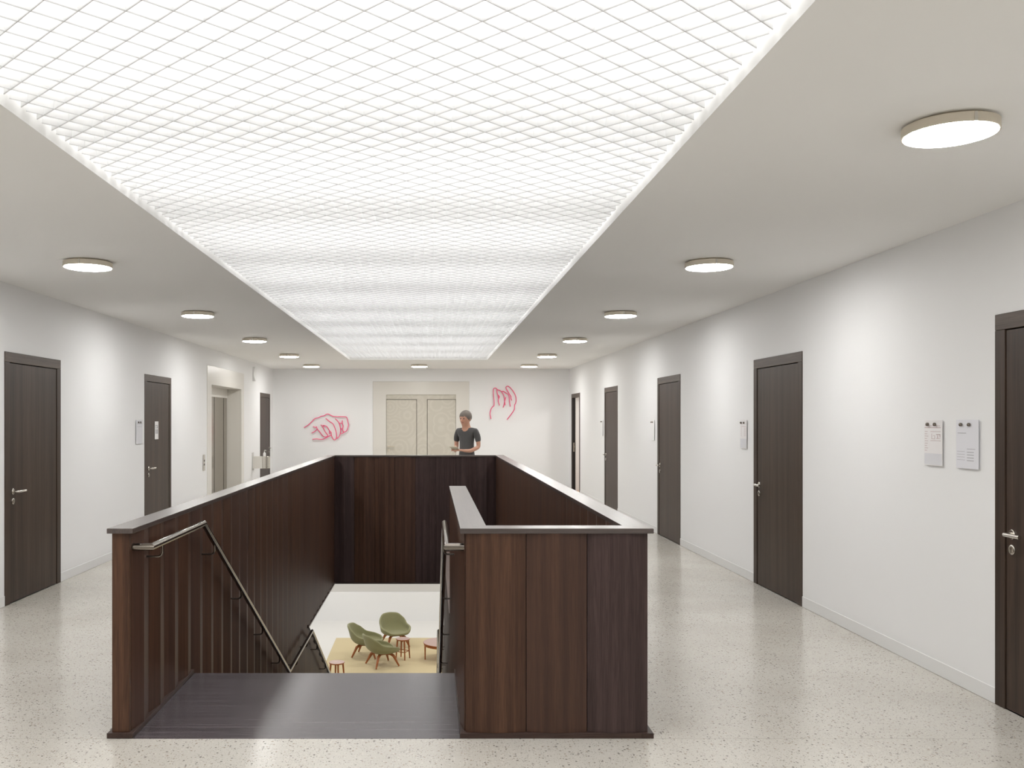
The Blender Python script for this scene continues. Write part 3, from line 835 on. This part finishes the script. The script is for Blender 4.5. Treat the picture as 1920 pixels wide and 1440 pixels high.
def stool(x, y, label, h=0.435, r=0.155, cat='stool', rot=0.3, legs=4, splay=0.035, thick=0.03, ring=True, group=None):
    t = empty('side_stool' if cat == 'stool' else 'coffee_table', (x, y, ZR), rot); tag(t, label, cat, group)
    MB().lathe([(0.0, h - thick), (r - 0.02, h - thick), (r, h - 0.012), (r, h - 0.004), (r - 0.004, h - 0.001)], 36).build('top_edge', M['legwood'], t, smooth=True)
    MB().lathe([(r - 0.006, h - 0.006), (r - 0.006, h), (0, h + 0.0005)], 36).build('top', M['tabletop'], t, smooth=True)
    rl = r - 0.035
    for i in range(legs):
        a = 2 * math.pi * i / legs; c, s = math.cos(a), math.sin(a)
        MB().tube([(rl * c, rl * s, h - thick + 0.005), ((rl + splay) * c, (rl + splay) * s, 0)], [0.019, 0.013], 10).build('leg', M['legwood'], t, smooth=True)
    if ring:
        for i in range(legs):
            a, b = 2 * math.pi * i / legs, 2 * math.pi * (i + 1) / legs; f = rl + splay * 0.6
            MB().tube([(f * math.cos(a), f * math.sin(a), h * 0.38), (f * math.cos(b), f * math.sin(b), h * 0.38)], 0.009, 8).build('stretcher', M['legwood'], t, smooth=True)
    else:
        MB().lathe([(rl + 0.005, h - thick - 0.035), (rl + 0.02, h - thick - 0.035), (rl + 0.02, h - thick), (rl + 0.005, h - thick), (rl + 0.005, h - thick - 0.035)], 36).build('apron', M['legwood'], t, smooth=True)
stool(-0.63, 19.62, 'round reddish wooden stool between the green chairs', group='round wooden stools')
stool(-1.86, 17.72, 'round reddish wooden stool at the front left rug corner', group='round wooden stools')
stool(0.24, 19.62, 'low round reddish coffee table partly hidden by the right handrail', h=0.36, r=0.43, cat='table', rot=math.radians(190), splay=0.0, ring=False)

# ------------------------------------------------------------------ pink line-drawn hands on the end wall
def px(zx, zy, ox, oy, sc, Y):
    x, y = ox + zx / sc, oy + zy / sc
    return ((x - PX) * Y / FPX, EYE - (y - PY) * Y / FPX)
def smooth_path(p, n=4):
    out = []
    P_ = [p[0]] + list(p) + [p[-1]]
    for i in range(1, len(P_) - 2):
        for k in range(n):
            t = k / n; q = []
            for c in range(2):
                a, b, d, e = P_[i - 1][c], P_[i][c], P_[i + 1][c], P_[i + 2][c]
                q.append(0.5 * (2 * b + (d - a) * t + (2 * a - 5 * b + 4 * d - e) * t * t + (3 * b - a - 3 * d + e) * t ** 3))
            out.append(tuple(q))
    out.append(tuple(p[-1])); return out
def neon(label, strokes, ox, oy, sc):
    Y = YF - 0.045
    allp = [px(a, b, ox, oy, sc, Y) for s in strokes for a, b in s]
    cx = sum(p[0] for p in allp) / len(allp); cz = min(p[1] for p in allp)
    t = empty('line_art_hand', (cx, YF, cz)); tag(t, label, 'wall art', 'pink tube hands')
    for s in strokes:
        pts = smooth_path([px(a, b, ox, oy, sc, Y) for a, b in s])
        MB().tube([(x - cx, -0.045, z - cz) for x, z in pts], 0.0095, 8).build('tube', M['pink'], t, smooth=True)
        for x, z in (pts[0], pts[-1]):
            MB().tube([(x - cx, -0.045, z - cz), (x - cx, -0.001, z - cz)], 0.005, 6).build('standoff', M['pink'], t)
H1 = [[(185, 680), (330, 590), (450, 480), (560, 370), (680, 335), (780, 285), (880, 270), (950, 220), (1020, 210), (1090, 240), (1180, 285), (1300, 300), (1480, 300), (1620, 305), (1670, 340), (1690, 440), (1720, 570), (1700, 700), (1660, 790), (1600, 825), (1550, 815), (1520, 760), (1535, 640), (1530, 590), (1505, 525), (1510, 430)],
      [(1265, 375), (1330, 430), (1400, 525), (1430, 640), (1450, 740), (1440, 880), (1400, 990), (1350, 1040), (1300, 1035)],
      [(1400, 525), (1505, 525)], [(1450, 720), (1520, 725)], [(1450, 885), (1500, 880), (1560, 845), (1565, 820)],
      [(935, 360), (1060, 460), (1180, 540), (1230, 630), (1280, 770), (1305, 920), (1300, 1050), (1250, 1100), (1190, 1070), (1150, 990), (1130, 930), (1120, 840)],
      [(1130, 940), (1000, 1000), (870, 1070), (760, 1085), (620, 1070), (480, 1080)],
      [(770, 580), (840, 660), (900, 790), (960, 880), (1010, 940), (990, 985), (910, 1000), (830, 960), (740, 840), (650, 730), (610, 640)],
      [(830, 600), (900, 610), (990, 660), (1070, 790), (1130, 850)], [(1060, 890), (1070, 790)], [(505, 635), (560, 665), (620, 680)], [(650, 735), (560, 810), (450, 870)], [(840, 650), (900, 610)]]
H2 = [[(375, 1270), (340, 1100), (370, 950), (430, 850), (475, 820), (475, 650), (455, 430), (460, 260), (515, 225), (570, 265), (575, 360), (600, 450), (655, 515), (630, 590), (620, 680), (660, 810)],
      [(600, 450), (630, 590)], [(575, 280), (650, 300), (720, 345), (790, 450), (820, 540), (835, 680), (850, 800)],
      [(720, 350), (790, 335), (870, 390), (960, 450), (990, 560), (1000, 700), (1025, 850)], [(870, 530), (835, 680), (810, 800), (780, 880)],
      [(1050, 515), (970, 390), (880, 230), (900, 180), (950, 165), (1020, 215), (1110, 320), (1190, 460), (1220, 590), (1210, 720), (1170, 800), (1160, 940), (1090, 1060), (990, 1190), (915, 1290)],
      [(1050, 515), (1050, 590), (1075, 640)]]
neon('pink tube drawing of a drooping hand, left of the double door', H1, 560, 765, 18.46)
neon('pink tube drawing of an upright hand, right of the double door', H2, 900, 715, 18.0)

# ------------------------------------------------------------------ notices on pins
def notice(side, y0, y1, z0, z1, label, body, blocks=(), empty_sheet=False):
    xw = XR if side > 0 else XL
    t = empty('wall_notice', (xw, (y0 + y1) / 2, (z0 + z1) / 2), math.pi if side > 0 else 0)
    tag(t, label, 'notice', 'notices on pins beside the doors')
    W2, H2_ = (y1 - y0) / 2, (z1 - z0) / 2
    bevel(MB().box(0.008, 0.011, -W2, W2, -H2_, H2_).build('sheet', body, t), 0.001)
    for s in (-1, 1):
        MB().lathe([(0.006, 0.0), (0.006, 0.011), (0.0105, 0.013), (0.0105, 0.022), (0.008, 0.025), (0.0, 0.026)], 16, (0, s * 0.04 - 0.012, H2_ - 0.028), 'x').build('pin', M['rail'], t, smooth=True)
    for nm, mat, rects in blocks:
        q = MB()
        for a, b, c, d in rects:                # fractions of the sheet, 0..1 from its left and from its top
            # left in view is the far side on the right wall, the near side on the left wall
            ya, yb_ = -W2 + a * 2 * W2, -W2 + b * 2 * W2
            q.box(0.011, 0.0116, ya, yb_, H2_ - d * 2 * H2_, H2_ - c * 2 * H2_)
        q.build(nm, mat, t)
textA = [('footer', M['paper_grey'], [(0.02, 0.98, 0.735, 0.98)]),
         ('print', M['ink_red'], [(0.06, 0.88, 0.125, 0.138), (0.03, 0.92, 0.162, 0.180), (0.36, 0.92, 0.25, 0.262)] + [(0.04, 0.04 + random.uniform(0.12, 0.24), 0.25 + i * 0.052, 0.262 + i * 0.052) for i in range(9)] + [(0.36, 0.92, 0.45, 0.462)]),
         ('drawing', M['ink_red'], [(0.42, 0.44, 0.30, 0.42), (0.42, 0.60, 0.41, 0.42), (0.58, 0.60, 0.34, 0.42), (0.50, 0.60, 0.34, 0.35), (0.68, 0.90, 0.31, 0.33), (0.86, 0.90, 0.31, 0.38), (0.74, 0.78, 0.34, 0.40), (0.68, 0.90, 0.40, 0.41)]),
         ]
textA2 = ('print', M['ink'], [(0.06, 0.22, 0.80, 0.85), (0.08, 0.24, 0.88, 0.91)] + [(0.40, 0.58, 0.78 + i * 0.025, 0.79 + i * 0.025) for i in range(6)] + [(0.66, 0.84, 0.78 + i * 0.025, 0.79 + i * 0.025) for i in range(6)])
notice(1, 5.454, 5.654, 1.272, 1.553, 'white printed notice, farther of the two sheets by the right-edge door', M['paper_white'], textA)
notice(1, 5.093, 5.310, 1.272, 1.553, 'lilac-grey notice, nearer of the two sheets by the right-edge door', M['paper_lilac'],
       [('print', M['ink'], [(0.08, 0.46, 0.268, 0.280), (0.50, 0.86, 0.592, 0.602)] + [(0.50, 0.80, 0.655 + i * 0.057, 0.668 + i * 0.057) for i in range(4)] + [(0.05, 0.40, 0.65 + i * 0.057, 0.656 + i * 0.057) for i in range(4)])])
notice(1, 8.845, 9.03, 1.272, 1.553, 'pale narrow notice beside the second right-hand door', M['paper_white'], [('print', M['ink_red'], [(0.08, 0.9, 0.22, 0.235)] + [(0.12, 0.26, 0.27 + i * 0.04, 0.28 + i * 0.04) for i in range(8)] + [(0.6, 0.9, 0.27 + i * 0.04, 0.28 + i * 0.04) for i in range(8)]), ('footer', M['paper_grey'], [(0.02, 0.98, 0.66, 0.98)])])
notice(1, 12.52, 12.72, 1.272, 1.553, 'blank pale notice beside the right-hand door past the balustrade', M['wall'])
notice(1, 16.30, 16.50, 1.272, 1.553, 'blank pale notice beside the small far right-hand door', M['wall'])
notice(-1, 10.88, 11.12, 1.265, 1.553, 'grey notice on the left wall beside the pictogram door', M['paper_grey'], [('print', M['ink'], [(0.1, 0.9, 0.155, 0.165), (0.1, 0.9, 0.275, 0.285)])])

# ------------------------------------------------------------------ dispenser console, curved wall plate
cs = empty('dispenser_console', (XL, 18.0, 0)); tag(cs, 'grey wall console with a steel-fronted holder beside the lift', 'dispenser')
bevel(MB().box(0.0, 0.012, -0.07, 0.07, 0.56, 0.91).build('wall_plate', M['grey_plastic'], cs), 0.003)
bevel(MB().box(0.012, 0.20, -0.06, 0.06, 0.595, 0.835).build('arm', M['beige'], cs), 0.004)
MB().lathe([(0.082, 0.597), (0.085, 0.60), (0.085, 0.832), (0.082, 0.835)], 32, (0.262, 0.0, 0)).build('holder', M['steel'], cs, smooth=True)
pb = empty('pump_bottle', (XL + 0.235, 18.0, 0.8355)); tag(pb, 'small white pump bottle standing on the wall console', 'bottle')
MB().lathe([(0.026, 0.0), (0.028, 0.004), (0.028, 0.055), (0.022, 0.068), (0.011, 0.075), (0.011, 0.083)], 20).build('bottle_body', M['white_plastic'], pb, smooth=True)
MB().lathe([(0.013, 0.083), (0.013, 0.094), (0.005, 0.095), (0.005, 0.108)], 16).build('cap', M['grey_plastic'], pb, smooth=True)
MB().tube([(0, 0, 0.108), (0, 0, 0.116), (0.008, -0.006, 0.12), (0.034, -0.02, 0.115)], 0.006, 8).build('pump_spout', M['white_plastic'], pb, smooth=True)
wp = empty('curved_wall_plate', (XL, 18.05, 2.33)); tag(wp, 'slim curved pale grey plate high on the left wall beside the lift', 'wall fixture')
q = MB(); nseg = 12
for i in range(nseg):
    z0, z1 = 0.28 * i / nseg, 0.28 * (i + 1) / nseg
    f = lambda z: 0.012 + 0.034 * ((z / 0.14 - 1) ** 2)
    q.prism([(f(z0), -0.05), (f(z0) + 0.01, -0.05), (f(z0) + 0.01, 0.05), (f(z0), 0.05)], z0, z1)
vs = []; q = MB()
for i in range(nseg + 1):
    z = 0.28 * i / nseg; x = 0.014 + 0.034 * ((z / 0.14 - 1) ** 2)
    q.v += [(0.0, -0.06, z), (x + 0.012, -0.06, z), (x + 0.012, 0.06, z), (0.0, 0.06, z)]
for i in range(nseg):
    a, b = i * 4, (i + 1) * 4
    for k in range(4): q.f.append((a + k, a + (k + 1) % 4, b + (k + 1) % 4, b + k))
q.f.append((3, 2, 1, 0)); q.f.append(tuple(nseg * 4 + k for k in range(4)))
q.build('plate', M['white_plastic'], wp, smooth=True)

# ------------------------------------------------------------------ person behind the balustrade
def skin_obj(name, nodes, edges, mat, parent, sub=2, root=0):
    """nodes: list of (co, rx, ry)"""
    me = bpy.data.meshes.new(name); me.from_pydata([n[0] for n in nodes], edges, [])
    me.materials.append(mat)
    o = bpy.data.objects.new(name, me); COL.objects.link(o); o.parent = parent
    sm = o.modifiers.new('skin', 'SKIN'); sm.use_smooth_shade = True; sm.branch_smoothing = 0.4
    lay = me.skin_vertices[0] if len(me.skin_vertices) else None
    if lay is None:
        import bmesh
        bm = bmesh.new(); bm.from_mesh(me); bm.verts.layers.skin.verify(); bm.to_mesh(me); bm.free()
        lay = me.skin_vertices[0]
    for i, n in enumerate(nodes):
        lay.data[i].radius = (n[1], n[2]); lay.data[i].use_root = (i == root)
    ss = o.modifiers.new('smooth', 'SUBSURF'); ss.levels = sub; ss.render_levels = sub
    return o
PANG = -34
pe = empty('person', (0.60, 15.6, 0), math.radians(PANG))
tag(pe, 'person in a dark shirt with bowed head, standing beyond the stairwell', 'person')
# local front is -y
def arm(s):
    return [((0.165 * s, 0.0, 1.375), .050, .050), ((0.215 * s, 0.01, 1.25), .044, .044), ((0.225 * s, 0.02, 1.09), .038, .038), ((0.155 * s, -0.13, 1.03), .034, .034), ((0.080 * s, -0.25, 1.035), .024, .026), ((0.066 * s, -0.285, 1.04), .030, .018), ((0.052 * s, -0.325, 1.045), .032, .016)]
nodes = [((0, 0, 0.93), .135, .105), ((0, -0.005, 1.06), .120, .090), ((0, 0.0, 1.22), .140, .100), ((0, 0.0, 1.36), .120, .085), ((0, -0.01, 1.44), .060, .060), ((0, -0.055, 1.505), .072, .082)]
edges = [(0, 1), (1, 2), (2, 3), (3, 4), (4, 5)]
nodes += [((0, -0.060, 1.56), .096, .112), ((0, -0.045, 1.63), .100, .116), ((0, -0.035, 1.69), .060, .070)]; edges += [(5, 6), (6, 7), (7, 8)]
for s in (1, -1):
    a = arm(s); b0 = len(nodes); nodes += a; edges.append((3, b0)); edges += [(b0 + i, b0 + i + 1) for i in range(len(a) - 1)]
    palm = b0 + len(a) - 1; pc = Vector(a[-1][0])
    for k, (dx, L) in enumerate(((0.026, 0.060), (0.009, 0.070), (-0.008, 0.066), (-0.024, 0.052))):
        r = Vector((pc.x - dx * s * 0.9, pc.y - 0.016, pc.z + 0.0)); c0 = len(nodes)
        nodes += [(tuple(r), .0095, .0095), (tuple(r + Vector((-0.006 * s, -L * 0.6, 0.004))), .009, .009), (tuple(r + Vector((-0.012 * s, -L, -0.014))), .0075, .0075)]
        edges += [(palm, c0), (c0, c0 + 1), (c0 + 1, c0 + 2)]
    c0 = len(nodes); r = Vector(a[-2][0])
    nodes += [(tuple(r + Vector((-0.024 * s, -0.010, 0.016))), .011, .011), (tuple(r + Vector((-0.036 * s, -0.045, 0.026))), .009, .009)]
    edges += [(b0 + len(a) - 2, c0), (c0, c0 + 1)]
for s in (1, -1):
    b0 = len(nodes)
    nodes += [((0.085 * s, 0.0, 0.84), .085, .085), ((0.095 * s, -0.005, 0.50), .056, .058), ((0.095 * s, 0.015, 0.33), .052, .052), ((0.10 * s, 0.02, 0.085), .036, .038), ((0.105 * s, -0.05, 0.036), .038, .032), ((0.11 * s, -0.15, 0.026), .036, .022)]
    edges.append((0, b0)); edges += [(b0 + i, b0 + i + 1) for i in range(5)]
skin_obj('body', nodes, edges, M['skin'], pe, 2)
# clothing
tn = [((0, 0, 0.84), .166, .134), ((0, 0, 0.93), .160, .126), ((0, -0.005, 1.06), .140, .106), ((0, 0, 1.22), .154, .112), ((0, 0, 1.365), .128, .092), ((0, -0.006, 1.425), .064, .062)]
te = [(0, 1), (1, 2), (2, 3), (3, 4), (4, 5)]
for s in (1, -1):
    b0 = len(tn); tn += [((0.168 * s, 0.0, 1.375), .064, .064), ((0.212 * s, 0.01, 1.26), .056, .056), ((0.221 * s, 0.016, 1.16), .054, .054)]; te += [(4, b0), (b0, b0 + 1), (b0 + 1, b0 + 2)]
skin_obj('shirt', tn, te, M['shirt'], pe, 2)
tn = [((0, 0, 0.985), .140, .110), ((0, 0, 0.90), .148, .118)]; te = [(0, 1)]
for s in (1, -1):
    b0 = len(tn); tn += [((0.088 * s, 0, 0.80), .098, .098), ((0.097 * s, -0.003, 0.50), .072, .074), ((0.10 * s, 0.02, 0.10), .060, .064)]; te += [(1, b0), (b0, b0 + 1), (b0 + 1, b0 + 2)]
skin_obj('trousers', tn, te, M['trousers'], pe, 2)
for s in (1, -1):
    q = MB(); prof = [(0.0, 0.0)]
    sh = MB().prism([(-0.045, -0.20), (0.045, -0.20), (0.05, -0.08), (0.043, 0.075), (-0.043, 0.075), (-0.05, -0.08)], 0.0, [0.05, 0.05, 0.075, 0.10, 0.10, 0.075]).build('shoe', M['dark'], pe, (0.105 * s, 0.005, 0.0)); bevel(sh, 0.015, 3)
# hair: cap over skull, leaving the face open
hv, hf = [], []
NA, NB = 28, 14
hc = Vector((0, -0.040, 1.615))
hm = MB()
rings = []
for j in range(NB + 1):
    ph = math.pi * j / NB * 0.86
    for i in range(NA):
        th = 2 * math.pi * i / NA
        front = max(0.0, -math.cos(th))          # 1 at the face
        p2 = min(ph, (0.86 - 0.36 * front) * math.pi * (1.0))
        wob = 1 + 0.02 * math.sin(7 * th + 3 * ph)
        hm.v.append((hc.x + 0.104 * wob * math.sin(p2) * math.sin(th), hc.y + 0.006 + 0.119 * wob * math.sin(p2) * math.cos(th), hc.z + 0.108 * wob * math.cos(p2)))
for j in range(NB):
    for i in range(NA):
        k = (i + 1) % NA; hm.f.append((j * NA + i, j * NA + k, (j + 1) * NA + k, (j + 1) * NA + i))
hm.f.append(tuple(NB * NA + i for i in range(NA)))
hair = hm.build('hair', M['hair'], pe, smooth=True)
for s in (1, -1):
    MB().lathe([(0, -0.011), (0.008, -0.007), (0.011, 0), (0.008, 0.007), (0, 0.011)], 12, (0.030 * s, -0.147, 1.578)).build('eye', M['eye'], pe, smooth=True)
    MB().lathe([(0, -0.028), (0.009, -0.018), (0.012, 0), (0.010, 0.018), (0, 0.028)], 10, (0.086 * s, -0.040, 1.565)).build('ear', M['skin'], pe, smooth=True)
MB().tube([(0, -0.152, 1.580), (0, -0.164, 1.556), (0, -0.171, 1.543), (0, -0.146, 1.534)], [0.008, 0.011, 0.014, 0.008], 8).build('nose', M['skin'], pe, smooth=True)
MB().tube([(-0.022, -0.131, 1.512), (0, -0.138, 1.511), (0.022, -0.131, 1.512)], [0.004, 0.007, 0.004], 8).build('mouth', plain('lips', (0.42, 0.16, 0.13), 0.5), pe, smooth=True)
pf = empty('paper_folder'); tag(pf, 'pale folded paper held in the hands of the person', 'paper')
c, s_ = math.cos(math.radians(PANG)), math.sin(math.radians(PANG))
lx, ly = 0.0, -0.37
pf.location = (0.60 + c * lx - s_ * ly, 15.6 + s_ * lx + c * ly, 1.068); pf.rotation_euler = (math.radians(-25), 0, math.radians(PANG))
bevel(MB().box(-0.075, 0.075, -0.10, 0.10, -0.003, 0.003).build('sheet', plain('cream_paper', (0.66, 0.63, 0.52), 0.7), pf), 0.001)
